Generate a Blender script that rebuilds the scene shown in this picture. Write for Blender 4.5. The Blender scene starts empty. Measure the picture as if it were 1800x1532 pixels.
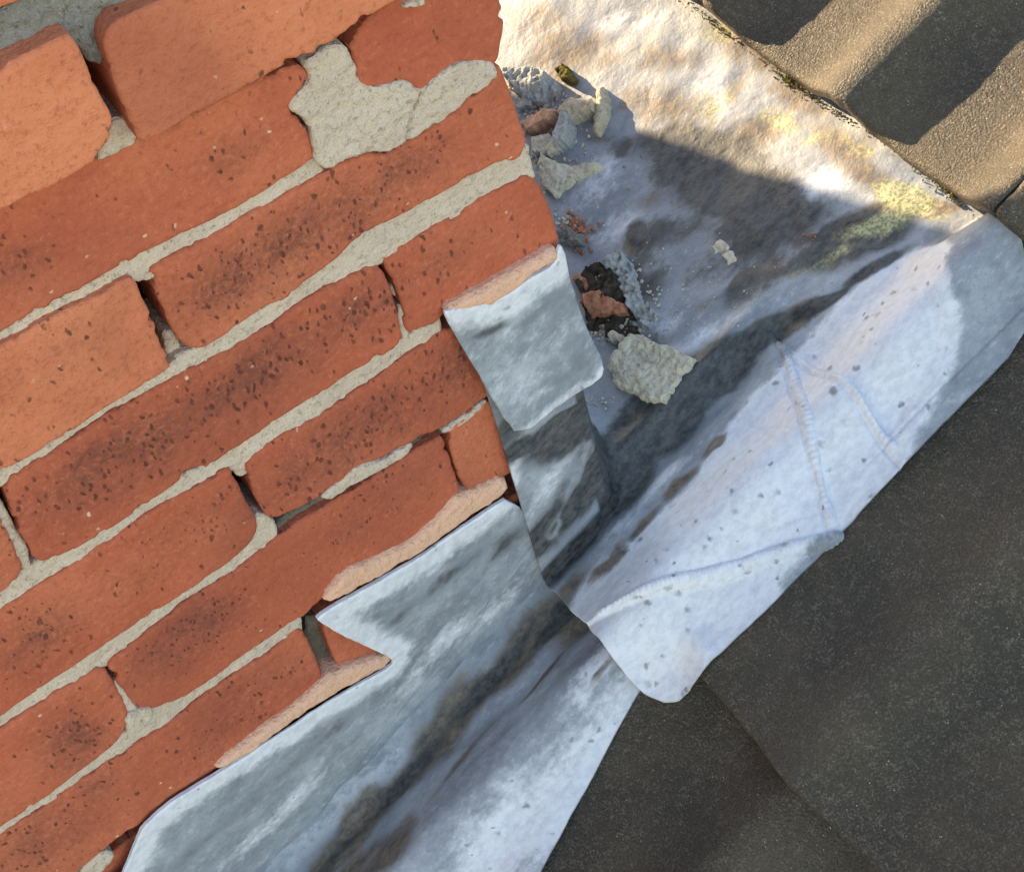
import bpy, math, random
import numpy as np
from mathutils import Matrix, Vector

# ------------------------------------------------------------------ camera
SC = bpy.context.scene
PITCH = 0.469843; H0 = -0.385516
CAMR = np.array([[0.814862, -0.554549, -0.168746], [-0.527724, -0.589292, -0.611753], [0.239806, 0.587546, -0.772841]])
CAMC = np.array([-0.256543, -0.501399, 0.400166]); FPX = 2441.46
cd = bpy.data.cameras.new('camera'); cam = bpy.data.objects.new('camera', cd); SC.collection.objects.link(cam)
cd.sensor_fit = 'HORIZONTAL'; cd.sensor_width = 36.0; cd.lens = FPX / 1800 * 36.0
cd.clip_start = 0.02; cd.clip_end = 500
M = np.eye(4); M[:3, 0] = CAMR[0]; M[:3, 1] = -CAMR[1]; M[:3, 2] = -CAMR[2]; M[:3, 3] = CAMC
cam.matrix_world = Matrix(M.tolist())
SC.camera = cam
SC.render.resolution_x, SC.render.resolution_y = 1024, 871

# ------------------------------------------------------------------ light
SUN_D = np.array([0.25, -1.0, -0.31])          # direction in which the sunlight travels
sd = -SUN_D / np.linalg.norm(SUN_D)
EL = math.asin(sd[2]); AZ = math.atan2(sd[0], sd[1])
w = bpy.data.worlds.new('World'); SC.world = w; w.use_nodes = True
nt = w.node_tree; nt.nodes.clear()
sky = nt.nodes.new('ShaderNodeTexSky'); sky.sky_type = 'NISHITA'; sky.sun_disc = False
sky.sun_elevation = EL; sky.sun_rotation = AZ
bg = nt.nodes.new('ShaderNodeBackground'); bg.inputs[1].default_value = 0.15
sky.air_density = 1.0; sky.dust_density = 0.45; sky.ozone_density = 0.8
wo = nt.nodes.new('ShaderNodeOutputWorld')
nt.links.new(sky.outputs[0], bg.inputs[0]); nt.links.new(bg.outputs[0], wo.inputs[0])
sl = bpy.data.lights.new('sun', 'SUN'); sl.energy = 3.6; sl.angle = math.radians(0.55); sl.color = (1.0, 0.83, 0.60)
so = bpy.data.objects.new('sun', sl); SC.collection.objects.link(so)
so.rotation_euler = Vector(sd.tolist()).to_track_quat('Z', 'Y').to_euler(); so.location = (0, 3, 2)
SC.view_settings.view_transform = 'Standard'; SC.view_settings.look = 'None'
SC.view_settings.exposure = 1.95; SC.view_settings.gamma = 1.0
SC.view_settings.use_curve_mapping = False
SC.view_settings.use_white_balance = True; SC.view_settings.white_balance_temperature = 8200; SC.view_settings.white_balance_tint = 10
SC.cycles.max_bounces = 5; SC.cycles.diffuse_bounces = 3; SC.cycles.glossy_bounces = 2

# ------------------------------------------------------------------ geometry helpers
CT, ST, TT = math.cos(PITCH), math.sin(PITCH), math.tan(PITCH)
ES = np.array([CT, 0, ST]); EY = np.array([0., 1, 0]); EN = np.array([-ST, 0, CT]); ORG = np.array([0, 0, H0])

def ray(p):
    p = np.atleast_2d(np.array(p, float))
    q = np.c_[(p[:, 0] - 900) / FPX, (p[:, 1] - 766) / FPX, np.ones(len(p))]
    return q @ CAMR
class Wall:      # plane y = y0, coordinates (x, z), normal -y
    @staticmethod
    def un(p, h=0.0):
        d = ray(p); t = (-h - CAMC[1]) / d[:, 1]; P = CAMC + d * t[:, None]
        return P[:, [0, 2]]
    @staticmethod
    def to3(a, b, h): return np.stack([a, -h + 0 * a, b], -1)
class Roof:      # roof plane raised by h, coordinates (s up the slope, y)
    @staticmethod
    def un(p, h=0.0):
        d = ray(p); t = ((ORG - CAMC) @ EN + h) / (d @ EN); P = CAMC + d * t[:, None]
        return np.c_[(P - ORG) @ ES, P[:, 1]]
    @staticmethod
    def to3(a, b, h): return ORG + a[..., None] * ES + b[..., None] * EY + (h + 0 * a)[..., None] * EN

def hsh(ix, iy, iz, seed):
    h = (ix.astype(np.int64) * 374761393 + iy.astype(np.int64) * 668265263 + iz.astype(np.int64) * 2147483647 + seed * 974634777) & 0xffffffff
    h = ((h ^ (h >> 13)) * 1274126177) & 0xffffffff
    h = ((h ^ (h >> 16)) * 2246822519) & 0xffffffff
    return ((h ^ (h >> 15)) & 0xffffff) / float(0xffffff) * 2 - 1
def vn(x, y, z=0.0, seed=0):
    x = np.asarray(x, float); y = np.asarray(y, float) + 0 * x; z = np.asarray(z, float) + 0 * x
    ix, iy, iz = np.floor(x), np.floor(y), np.floor(z)
    fx, fy, fz = x - ix, y - iy, z - iz
    fx, fy, fz = [f * f * f * (f * (f * 6 - 15) + 10) for f in (fx, fy, fz)]
    r = 0
    for a in (0, 1):
        for b in (0, 1):
            for c in ((0, 1) if np.any(fz) else (0,)):
                r = r + hsh(ix + a, iy + b, iz + c, seed) * (fx if a else 1 - fx) * (fy if b else 1 - fy) * (fz if c else 1 - fz)
    return r
def fbm(x, y, scale, octv=4, seed=0, gain=0.5):
    r = 0; amp = 1.0; tot = 0; f = scale
    for k in range(octv):
        c, s = math.cos(k * 1.1 + .4), math.sin(k * 1.1 + .4)
        r = r + amp * vn((x * c - y * s) * f, (x * s + y * c) * f, 0.0, seed + 17 * k); tot += amp; amp *= gain; f *= 2.03
    return r / tot
def sst(a, b, x):
    t = np.clip((x - a) / (b - a), 0, 1); return t * t * (3 - 2 * t)
def poly_sdf(P, poly):
    """signed distance, inside positive"""
    P = np.asarray(P, float); d2 = np.full(len(P), 1e9); ins = np.zeros(len(P), bool)
    n = len(poly)
    for i in range(n):
        a, b = poly[i], poly[(i + 1) % n]; e = b - a; wv = P - a
        t = np.clip((wv @ e) / max(e @ e, 1e-12), 0, 1)
        q = wv - t[:, None] * e; d2 = np.minimum(d2, (q ** 2).sum(1))
        c = ((a[1] > P[:, 1]) != (b[1] > P[:, 1]))
        xs = a[0] + (P[:, 1] - a[1]) * e[0] / (e[1] if abs(e[1]) > 1e-12 else 1e-12)
        ins ^= c & (P[:, 0] < xs)
    return np.sqrt(d2) * np.where(ins, 1, -1)
def round_poly(poly, n=1):
    p = np.asarray(poly, float)
    for _ in range(n):
        q = np.roll(p, -1, 0); p = np.stack([p * .75 + q * .25, p * .25 + q * .75], 1).reshape(-1, 2)
    return p

def seg_dist(a, b, line):
    P = np.c_[a.ravel(), b.ravel()]; best = np.full(len(P), 1e9); sd = np.zeros(len(P)); al = np.zeros(len(P)); acc = 0
    for i in range(len(line) - 1):
        p, q = line[i], line[i + 1]; e = q - p; L = np.hypot(*e); wv = P - p; t = np.clip((wv @ e) / (L * L), 0, 1)
        r = wv - t[:, None] * e; d = np.hypot(r[:, 0], r[:, 1]); c = (e[0] * wv[:, 1] - e[1] * wv[:, 0]) / L
        m = d < best; best[m] = d[m]; sd[m] = np.sign(c[m]) * d[m]; al[m] = acc + t[m] * L; acc += L
    return best.reshape(a.shape), sd.reshape(a.shape), al.reshape(a.shape)
COL = SC.collection
def link(o, parent=None):
    COL.objects.link(o)
    if parent is not None: o.parent = parent
    return o
def empty(name, loc, label=None, cat=None, group=None, kind=None):
    o = bpy.data.objects.new(name, None); o.location = loc; o.empty_display_size = .05; link(o); tag(o, label, cat, group, kind); return o
def tag(o, label=None, cat=None, group=None, kind=None):
    if label: o['label'] = label
    if cat: o['category'] = cat
    if group: o['group'] = group
    if kind: o['kind'] = kind
    return o
def make(name, V, F, mat, parent=None, smooth=True, attrs=None, flat=None, origin=None):
    V = np.asarray(V, float)
    org = V.mean(0) if origin is None else np.asarray(origin, float)
    me = bpy.data.meshes.new(name); me.from_pydata((V - org).tolist(), [], F)
    if smooth:
        sm = np.ones(len(me.polygons), bool)
        if flat is not None: sm[flat:] = False
        me.polygons.foreach_set('use_smooth', sm)
    for k, a in (attrs or {}).items():
        a = np.asarray(a, np.float32)
        if a.ndim == 1:
            at = me.attributes.new(k, 'FLOAT', 'POINT'); at.data.foreach_set('value', a)
        else:
            at = me.attributes.new(k, 'FLOAT_COLOR', 'POINT'); at.data.foreach_set('color', a.ravel())
    me.materials.append(mat); me.update()
    o = bpy.data.objects.new(name, me)
    pl = np.array(parent.location) if parent is not None else np.zeros(3)
    if parent is not None and parent.parent is not None: pl = pl + np.array(parent.parent.location)
    o.location = (org - pl).tolist(); link(o, parent); return o

def slab(name, poly, frame, h, depth, mat, parent=None, cell=.0013, rnd=.003, relief=None, eamp=.0005, escale=120, paint=None, seed=0, px=True, rp=1, hfun=None, taper=0.0, chip=0.0):
    """a solid piece whose outline is traced on a plane: front relief, rounded arris, sides going back by depth"""
    poly = np.asarray(poly, float)
    if rp: poly = round_poly(poly, rp)
    Q = frame.un(poly, h) if px else poly
    lo, hi = Q.min(0) - cell * 2, Q.max(0) + cell * 2
    na, nb = int((hi[0] - lo[0]) / cell) + 2, int((hi[1] - lo[1]) / cell) + 2
    A, B = np.meshgrid(lo[0] + np.arange(na) * cell, lo[1] + np.arange(nb) * cell, indexing='ij')
    P = np.c_[A.ravel(), B.ravel()]
    d = poly_sdf(P, Q) + eamp * fbm(P[:, 0], P[:, 1], escale, 3, seed + 5)
    if chip: d = d - chip * np.clip(fbm(P[:, 0], P[:, 1], 130, 3, seed + 15) - .18, 0, 1) * 3
    D = d.reshape(na, nb)
    ga, gb = np.gradient(D, cell); g = np.hypot(ga, gb) + 1e-9
    ins = D > 0
    out_shift = np.where(~ins, np.clip(-D, 0, 1.6 * cell), 0)
    A2 = A + ga / g * out_shift; B2 = B + gb / g * out_shift
    dd = np.maximum(D, 0)
    keep = ins[:-1, :-1] | ins[1:, :-1] | ins[1:, 1:] | ins[:-1, 1:]
    cnt = ins[:-1, :-1].astype(int) + ins[1:, :-1] + ins[1:, 1:] + ins[:-1, 1:]
    keep = cnt >= 1
    idx = np.arange(na * nb).reshape(na, nb)
    q = np.stack([idx[:-1, :-1], idx[1:, :-1], idx[1:, 1:], idx[:-1, 1:]], -1)[keep]
    used = np.unique(q); rem = -np.ones(na * nb, int); rem[used] = np.arange(len(used)); q = rem[q]
    a, b, dv = A2.ravel()[used], B2.ravel()[used], dd.ravel()[used]
    t = np.clip(dv / rnd, 0, 1)
    hh = h - rnd * (1 - np.sqrt(1 - (1 - t) ** 2))
    if relief is not None: hh = hh + relief(a, b, dv)
    if hfun is not None: hh = hh + hfun(a, b)
    V = frame.to3(a, b, hh)
    # boundary
    E = np.concatenate([q[:, [0, 1]], q[:, [1, 2]], q[:, [2, 3]], q[:, [3, 0]]])
    key = np.sort(E, 1); kk = key[:, 0] * (len(used) + 1) + key[:, 1]
    u, first, c = np.unique(kk, return_index=True, return_counts=True)
    be = E[first[c == 1]]
    bv = np.unique(be); m = -np.ones(len(used), int); m[bv] = np.arange(len(bv)); n0 = len(used)
    ca, cb = a.mean(), b.mean()
    h2 = h - depth + (hfun(a[bv], b[bv]) if hfun is not None else 0)
    top = V[bv]; bot = frame.to3(a[bv] + (a[bv] - ca) * taper, b[bv] + (b[bv] - cb) * taper, h2)
    nseg = 3 if depth > .004 else 1
    rings = [top]
    for k in range(1, nseg + 1):
        f = k / nseg; r = top * (1 - f) + bot * f
        if 0 < k < nseg:
            nz = .0006 * vn(r[:, 0] * 400, r[:, 1] * 400 + r[:, 2] * 400, 0.0, seed)
            r = r + nz[:, None] * .7
        rings.append(r)
    VV = np.concatenate([V] + rings); F = q.tolist(); nf = len(F); nbv = len(bv)
    for k in range(nseg):
        o0, o1 = n0 + k * nbv, n0 + (k + 1) * nbv
        F += [[m[j] + o0, m[i] + o0, m[i] + o1, m[j] + o1] for i, j in be]
    attrs = {}
    if paint is not None:
        for kname, val in paint(a, b).items():
            attrs[kname] = np.concatenate([val] + [val[bv]] * (nseg + 1))
    return make(name, VV, F, mat, parent, attrs=attrs, flat=nf)

# ------------------------------------------------------------------ materials
class NT:
    def __init__(s, name):
        s.m = bpy.data.materials.new(name); s.m.use_nodes = True; s.t = s.m.node_tree; s.t.nodes.clear()
        s.out = s.n('ShaderNodeOutputMaterial'); s.b = s.n('ShaderNodeBsdfPrincipled'); s.l(s.b.outputs[0], s.out.inputs[0])
        s.tc = s.n('ShaderNodeTexCoord'); s.co = s.tc.outputs['Object']
        s.info = s.n('ShaderNodeObjectInfo')
        ad = s.n('ShaderNodeVectorMath'); ad.operation = 'ADD'; s.l(s.co, ad.inputs[0])
        sc = s.n('ShaderNodeVectorMath'); sc.operation = 'SCALE'; sc.inputs[0].default_value = (7.1, 3.3, 5.7); s.l(s.info.outputs['Random'], sc.inputs['Scale'])
        s.l(sc.outputs[0], ad.inputs[1]); s.cr = ad.outputs[0]
    def n(s, t): return s.t.nodes.new(t)
    def l(s, a, b): s.t.links.new(a, b)
    def put(s, i, v):
        if hasattr(v, 'node'): s.l(v, i)
        else:
            try: i.default_value = v
            except Exception: i.default_value = (*v, 1)
    def noise(s, scale, det=4, rough=.55, dist=0, vec=None):
        x = s.n('ShaderNodeTexNoise'); x.inputs['Scale'].default_value = scale; x.inputs['Detail'].default_value = det
        x.inputs['Roughness'].default_value = rough; x.inputs['Distortion'].default_value = dist; s.l(vec or s.cr, x.inputs['Vector']); return x.outputs[0]
    def vor(s, scale, feat='F1', rnd=1, vec=None, out='Distance'):
        x = s.n('ShaderNodeTexVoronoi'); x.feature = feat; x.inputs['Scale'].default_value = scale; x.inputs['Randomness'].default_value = rnd
        s.l(vec or s.cr, x.inputs['Vector']); return x.outputs[out]
    def warp(s, vec, scale, amt):
        x = s.n('ShaderNodeTexNoise'); x.inputs['Scale'].default_value = scale; x.inputs['Detail'].default_value = 2; s.l(vec, x.inputs['Vector'])
        y = s.n('ShaderNodeVectorMath'); y.operation = 'SUBTRACT'; s.l(x.outputs['Color'], y.inputs[0]); y.inputs[1].default_value = (.5, .5, .5)
        z = s.n('ShaderNodeVectorMath'); z.operation = 'SCALE'; s.l(y.outputs[0], z.inputs[0]); z.inputs['Scale'].default_value = amt * 2
        q = s.n('ShaderNodeVectorMath'); q.operation = 'ADD'; s.l(vec, q.inputs[0]); s.l(z.outputs[0], q.inputs[1]); return q.outputs[0]
    def stretch(s, v):
        x = s.n('ShaderNodeMapping'); s.l(s.cr, x.inputs[0]); x.inputs['Scale'].default_value = v; return x.outputs[0]
    def rng(s, v, a, b, c=0, d=1):
        x = s.n('ShaderNodeMapRange'); x.interpolation_type = 'SMOOTHSTEP'; s.put(x.inputs[0], v)
        for k, q in zip((1, 2, 3, 4), (a, b, c, d)): s.put(x.inputs[k], q)
        return x.outputs[0]
    def mth(s, op, a, b=0.0, clamp=False):
        x = s.n('ShaderNodeMath'); x.operation = op; x.use_clamp = clamp; s.put(x.inputs[0], a); s.put(x.inputs[1], b); return x.outputs[0]
    def mix(s, f, a, b, mode='MIX'):
        x = s.n('ShaderNodeMix'); x.data_type = 'RGBA'; x.blend_type = mode; x.clamp_factor = True
        s.put(x.inputs[0], f)
        for i, v in ((6, a), (7, b)):
            if hasattr(v, 'node'): s.l(v, x.inputs[i])
            else: x.inputs[i].default_value = (*v, 1)
        return x.outputs[2]
    def attr(s, name, out='Fac'):
        x = s.n('ShaderNodeAttribute'); x.attribute_name = name; return x.outputs[out]
    def chan(s, name):
        x = s.n('ShaderNodeAttribute'); x.attribute_name = name
        y = s.n('ShaderNodeSeparateColor'); s.l(x.outputs['Color'], y.inputs[0])
        return y.outputs[0], y.outputs[1], y.outputs[2], x.outputs['Alpha']
    def bump(s, h, dist, strength=1.0, prev=None):
        x = s.n('ShaderNodeBump'); x.inputs['Distance'].default_value = dist; x.inputs['Strength'].default_value = strength
        s.l(h, x.inputs['Height'])
        if prev is not None: s.l(prev, x.inputs['Normal'])
        return x.outputs[0]
    def fin(s, col, rough=.85, spec=.3, nrm=None):
        s.put(s.b.inputs['Base Color'], col); s.put(s.b.inputs['Roughness'], rough); s.put(s.b.inputs['Specular IOR Level'], spec)
        if nrm is not None: s.l(nrm, s.b.inputs['Normal'])
        return s.m

def mat_brick():
    s = NT('brick_clay'); rgh = s.attr('rough'); warm = s.attr('warm')
    n1 = s.noise(24, 4, .65); n2 = s.noise(300, 3, .75)
    c = s.mix(n1, (.40, .090, .050), (.57, .150, .084))
    c = s.mix(s.mth('MULTIPLY', warm, .9), c, s.mix(n1, (.66, .198, .104), (.76, .285, .155)))  # orange clay, lightened further for brighter light at the upper left
    c = s.mix(s.rng(n2, .50, .74, 0, .55), c, (.34, .085, .05))
    c = s.mix(s.rng(n2, .30, .46, .35, 0), c, (.66, .25, .15))
    # pits: small upright dashes, dense in the fired patches
    wv = s.warp(s.cr, 150, .0026); mp = s.n('ShaderNodeMapping'); s.l(wv, mp.inputs[0]); mp.inputs['Rotation'].default_value = (0, .25, 0); mp.inputs['Scale'].default_value = (1.25, 1.0, .62)
    v = s.n('ShaderNodeTexVoronoi'); v.inputs['Scale'].default_value = 250; s.l(mp.outputs[0], v.inputs['Vector'])
    sep = s.n('ShaderNodeSeparateColor'); s.l(v.outputs['Color'], sep.inputs[0])
    dens = s.mth('ADD', s.mth('MULTIPLY', rgh, 1.15), s.rng(n1, .45, .70, .04, .26))
    on = s.rng(s.mth('SUBTRACT', dens, sep.outputs[0]), -.02, .06)
    pit = s.mth('MULTIPLY', s.rng(v.outputs['Distance'], s.mth('ADD', .08, s.mth('MULTIPLY', sep.outputs[1], .20)), s.mth('ADD', .22, s.mth('MULTIPLY', sep.outputs[1], .30)), 1, 0), on)
    c = s.mix(s.rng(s.noise(9, 3, .6), .45, .75, 0, .5), c, (.30, .078, .05))
    c = s.mix(s.mth('MULTIPLY', rgh, s.rng(n2, .30, .62, .35, .85)), c, (.19, .066, .050))
    c = s.mix(s.mth('MULTIPLY', pit, s.rng(n2, .3, .7, .95, .5)), c, (.085, .030, .024))
    g = s.vor(85, vec=wv); c = s.mix(s.mth('MULTIPLY', s.rng(g, .05, .12, 1, 0), s.rng(s.noise(31, 2), .56, .60)), c, (.70, .45, .33))
    return s.fin(c, .9, .2, s.bump(s.noise(300, 2, .75), .0012, .9))
def mat_mortar(name, a, b_, dark=(.2, .19, .17), grit=.5):
    s = NT(name); n2 = s.noise(300, 3, .8)
    c = s.mix(s.noise(50, 3, .65), a, b_)
    c = s.mix(s.rng(n2, .52, .72, 0, .8), c, dark)
    c = s.mix(s.rng(s.vor(620), .10, .28, grit, 0), c, tuple(min(.8, q * 1.25) for q in b_))
    return s.fin(c, .95, .15, s.bump(s.noise(300, 2, .8), .0018, 1.0))
def mat_lead():
    s = NT('weathered_lead'); W, D, B, A = s.chan('stain_shade')
    def dot(v):
        x = s.n('ShaderNodeVectorMath'); x.operation = 'DOT_PRODUCT'; s.l(s.cr, x.inputs[0]); x.inputs[1].default_value = v; return x.outputs['Value']
    cb = s.n('ShaderNodeCombineXYZ')                       # rain and dirt run down the slope: patterns are drawn out that way
    for i, v in enumerate((tuple(ES * .62), (0, 1, 0), tuple(EN))): s.l(dot(v), cb.inputs[i])
    st_ = s.warp(cb.outputs[0], 80, .003)
    blot = s.noise(34, 5, .66, 0, st_); fine = s.noise(200, 4, .70, 0, cb.outputs[0]); spk = s.noise(420, 2, .7)
    brk = s.mth('ADD', s.mth('MULTIPLY', s.mth('SUBTRACT', blot, .5), 1.1), s.mth('MULTIPLY', s.mth('SUBTRACT', fine, .5), .55))
    c = s.mix(s.rng(brk, -.36, .38), (.185, .210, .250), (.40, .44, .505))
    c = s.mix(s.rng(fine, .56, .74, 0, .4), c, (.54, .57, .61))
    c = s.mix(s.rng(spk, .58, .70, 0, .35), c, (.14, .15, .165))
    def msk(ch, lo, hi): return s.rng(s.mth('ADD', ch, s.mth('MULTIPLY', brk, s.mth('MULTIPLY', s.rng(ch, 0, .25), .95))), lo, hi)
    wh = s.mix(s.rng(fine, .30, .66), (.58, .605, .685), (.73, .755, .835))
    wp = s.warp(s.cr, 130, .0045); sp = s.n('ShaderNodeTexVoronoi'); sp.inputs['Scale'].default_value = 110; s.l(wp, sp.inputs['Vector'])
    sc = s.n('ShaderNodeSeparateColor'); s.l(sp.outputs['Color'], sc.inputs[0])
    spot = s.mth('MULTIPLY', s.rng(sp.outputs['Distance'], .06, s.mth('ADD', .13, s.mth('MULTIPLY', sc.outputs[1], .34)), 1, 0), s.rng(sc.outputs[0], .30, .62, .9, 0))
    wh = s.mix(spot, wh, (.20, .225, .26))
    c = s.mix(msk(W, .10, .78), c, wh)
    c = s.mix(s.mth('MULTIPLY', msk(B, .28, .66), .92), c, s.mix(s.rng(fine, .3, .7), (.050, .038, .029), (.21, .158, .112)))
    c = s.mix(s.mth('MULTIPLY', msk(D, .28, .66), .95), c, s.mix(s.rng(fine, .3, .7), (.014, .017, .022), (.098, .100, .100)))
    c = s.mix(s.mth('MULTIPLY', msk(A, .28, .7), .85), c, s.mix(s.rng(spk, .35, .65), (.20, .21, .11), (.56, .55, .31)))
    return s.fin(c, s.rng(fine, .3, .7, .42, .66), .45, s.bump(s.noise(190, 3, .7), .0008, .8))
def mat_tile():
    s = NT('granular_concrete_tile'); big = s.noise(14, 4, .65)
    c = s.mix(s.rng(big, .34, .66), (.050, .042, .033), (.088, .069, .048))
    n2 = s.noise(700, 2, .8); n3 = s.noise(170, 2, .7)
    c = s.mix(s.rng(s.mth('ADD', n2, s.mth('MULTIPLY', s.mth('SUBTRACT', n3, .5), .5)), .50, .74, 0, .8), c, (.20, .17, .135))
    c = s.mix(s.rng(n2, .30, .45, .5, 0), c, (.022, .020, .018))
    v = s.vor(240); c = s.mix(s.mth('MULTIPLY', s.rng(v, .04, .11, 1, 0), s.rng(s.noise(80, 1), .53, .58)), c, (.70, .67, .61))
    c = s.mix(s.rng(s.noise(9, 2), .58, .75, 0, .45), c, (.088, .070, .048))
    return s.fin(c, s.rng(n2, .3, .7, .78, .45), .5, s.bump(s.noise(560, 2, .8), .0022, 1.0))
def mat_plain(name, a, b_, scale=120, rough=.9, bd=.001):
    s = NT(name); c = s.mix(s.rng(s.noise(scale, 5, .65), .3, .7), a, b_)
    return s.fin(c, rough, .2, s.bump(s.noise(scale * 4, 5, .7), bd, .9))
MB = mat_brick()
MM = mat_mortar('mortar_grey', (.49, .395, .325), (.67, .555, .465), (.28, .22, .175))
MMD = mat_mortar('mortar_dark', (.16, .155, .145), (.27, .26, .245), (.07, .068, .065), .8)
MP = mat_mortar('pointing_pink', (.72, .40, .275), (.80, .50, .375), (.60, .31, .21), .1)
MV = mat_mortar('old_mortar_brown', (.10, .085, .07), (.19, .165, .14), (.04, .035, .03), .3)
ML = mat_lead(); MT = mat_tile()
MF_ = mat_mortar('mortar_fragment', (.46, .42, .34), (.68, .62, .51), (.24, .215, .175), .7)
MFT = mat_mortar('mortar_fragment_tan', (.42, .36, .27), (.58, .51, .40), (.27, .23, .17), .5)
MFG = mat_mortar('mortar_fragment_grey', (.30, .31, .31), (.47, .48, .48), (.15, .15, .15), .5)
MDIRT_SHADE = mat_plain('shaded_dirt', (.035, .027, .021), (.12, .095, .072), 220, .95, .002)  # dirt colour darkened to carry the shade of the hollow
MMOSS = mat_plain('moss', (.07, .055, .02), (.24, .20, .06), 300, .95, .002)
MFB = mat_plain('fragment_brick', (.38, .13, .075), (.58, .27, .17), 160, .9, .0012)
MFP = mat_plain('fragment_brick_pale', (.50, .25, .16), (.68, .42, .30), 160, .9, .0012)
MFLK = mat_plain('dry_flake', (.55, .45, .36), (.76, .68, .58), 200, .85, .0008)
MDECK = mat_plain('roof_deck', (.02, .02, .02), (.04, .038, .035), 60, .95, .001)
# colours the lead sheets share: stain blobs -------------------------------------------------
def blobs(frame, h, items):
    """items: (u, v, angle_deg, half_len, half_wid, strength) in photo pixels -> functions on the surface coordinates"""
    out = []
    for (u, v, an, L, Wd, st) in items:
        r = math.radians(an); c, s_ = math.cos(r), -math.sin(r)
        P = frame.un([(u, v), (u + c * L, v + s_ * L), (u - s_ * Wd, v + c * Wd)], h)
        J = np.array([P[1] - P[0], P[2] - P[0]]).T
        out.append((P[0], np.linalg.inv(J), st))
    def f(a, b, warp=.004, seed=3):
        a2 = a + warp * fbm(a, b, 40, 4, seed); b2 = b + warp * fbm(a, b, 40, 4, seed + 9)
        r = np.zeros_like(a)
        for c, Ji, st in out:
            q = np.stack([a2 - c[0], b2 - c[1]], -1) @ Ji.T
            d = (q ** 2).sum(-1); r = np.maximum(r, st * np.exp(-d * 1.1))
        return r
    return f
def polymask(frame, h, poly, soft):
    Q = frame.un(round_poly(poly, 1), h)
    def f(a, b, warp=.003, seed=7):
        a2 = a + warp * fbm(a, b, 60, 4, seed); b2 = b + warp * fbm(a, b, 60, 4, seed + 5)
        sh = a.shape; d = poly_sdf(np.c_[a2.ravel(), b2.ravel()], Q).reshape(sh)
        return sst(-soft, soft, d)
    return f

# ------------------------------------------------------------------ roof tiles (the setting)
GAUGE, TAIL0, CREST, PER = .336, -.031, .065, .15
TW = .30
def roll(y):
    u = ((y - CREST) / PER + .5) % 1.0 - .5           # 0 at the crest
    return .024 * np.exp(-(u / .21) ** 2 * 1.15) ** 1.0
NTAIL = .006
def tile_top(s, y, tail):
    return NTAIL - .020 * (s - tail) / GAUGE + roll(y)
roof = tag(make('roof', ORG + np.array([a * ES + b * EY - .05 * EN for a, b in ((-1.6, -1.6), (1.6, -1.6), (1.6, 1.9), (-1.6, 1.9))]),
                [[0, 1, 2, 3]], MDECK, None, smooth=False, origin=ORG), 'pitched roof of dark interlocking concrete tiles around the chimney', None, None, 'structure')
def tile_mesh(ns, ny, seed):
    """a tile in its own frame: s from 0 (tail) to .41, y from 0 to TW (starting on a crest)"""
    ss = np.concatenate([np.array([0, .0008, .0022, .0045]), np.linspace(.008, .41, ns)]); ys = np.linspace(0.0008, TW - .0008, ny)
    S, Y = np.meshgrid(ss, ys, indexing='ij')
    top = NTAIL - .020 * S / GAUGE + roll(Y + CREST) + .0010 * fbm(S, Y, 30, 3, seed) + .0004 * fbm(S, Y, 160, 2, seed + 3)
    top = top - .004 * (1 - np.sqrt(1 - (1 - np.clip(S / .0045, 0, 1)) ** 2))
    edge = np.minimum(Y, TW - Y); top = top - .0015 * (1 - np.clip(edge / .002, 0, 1))
    th = .0125
    wob = .0012 * fbm(Y * 1.0, 0 * Y, 60, 3, seed + 8) * (S < .006)
    V1 = np.stack([S + wob, Y, top], -1).reshape(-1, 3)
    bot = NTAIL - .020 * S / GAUGE + roll(Y + CREST) - th
    V2 = np.stack([S + wob, Y, bot], -1).reshape(-1, 3)
    na, nb = S.shape; idx = np.arange(na * nb).reshape(na, nb); N = na * nb
    F = np.stack([idx[:-1, :-1], idx[1:, :-1], idx[1:, 1:], idx[:-1, 1:]], -1).reshape(-1, 4).tolist()
    nf = len(F)
    def strip(r): return [[r[k + 1], r[k], r[k] + N, r[k + 1] + N] for k in range(len(r) - 1)]
    F += strip(idx[:, 0].tolist()) + strip(idx[::-1, -1].tolist()) + strip(idx[0, ::-1].tolist()) + strip(idx[-1, :].tolist())
    F += [[f[3] + N, f[2] + N, f[1] + N, f[0] + N] for f in F[:nf]]
    W3 = np.concatenate([V1, V2]); P = W3[:, [0]] * ES + W3[:, [1]] * EY + W3[:, [2]] * EN
    me = bpy.data.meshes.new('roof_tile'); me.from_pydata(P.tolist(), [], F); sm = np.zeros(len(F), bool); sm[:nf] = True
    me.polygons.foreach_set('use_smooth', sm); me.materials.append(MT); me.update(); return me
TM = [tile_mesh(90, 110, 3), tile_mesh(90, 110, 41), tile_mesh(90, 110, 77)]
rng_ = random.Random(5)
for ci in range(-3, 4):
    tail = TAIL0 + ci * GAUGE
    for k in range(-4, 6):
        y0 = -.085 + k * TW
        if ci <= 0 and 0 <= k <= 3 and ci > -4: continue       # the chimney and its gutter stand here
        if not (ci in (-1, 0, 1, 2) and -4 <= k <= 4) and not (-3 <= k <= 1): continue
        o = bpy.data.objects.new('roof_tile', TM[(ci * 3 + k) % 3])
        o.location = (tail * ES + y0 * EY + rng_.uniform(-.0006, .0006) * EN).tolist(); link(o, roof)
        o.rotation_euler = (rng_.uniform(-.002, .002), rng_.uniform(-.002, .002), rng_.uniform(-.003, .003))
        if ci == 1 and 0 <= k <= 2:
            o.rotation_euler = (0, 0, -.05); o.location = (np.array(o.location) + .05 * TW * k * ES).tolist()

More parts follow.
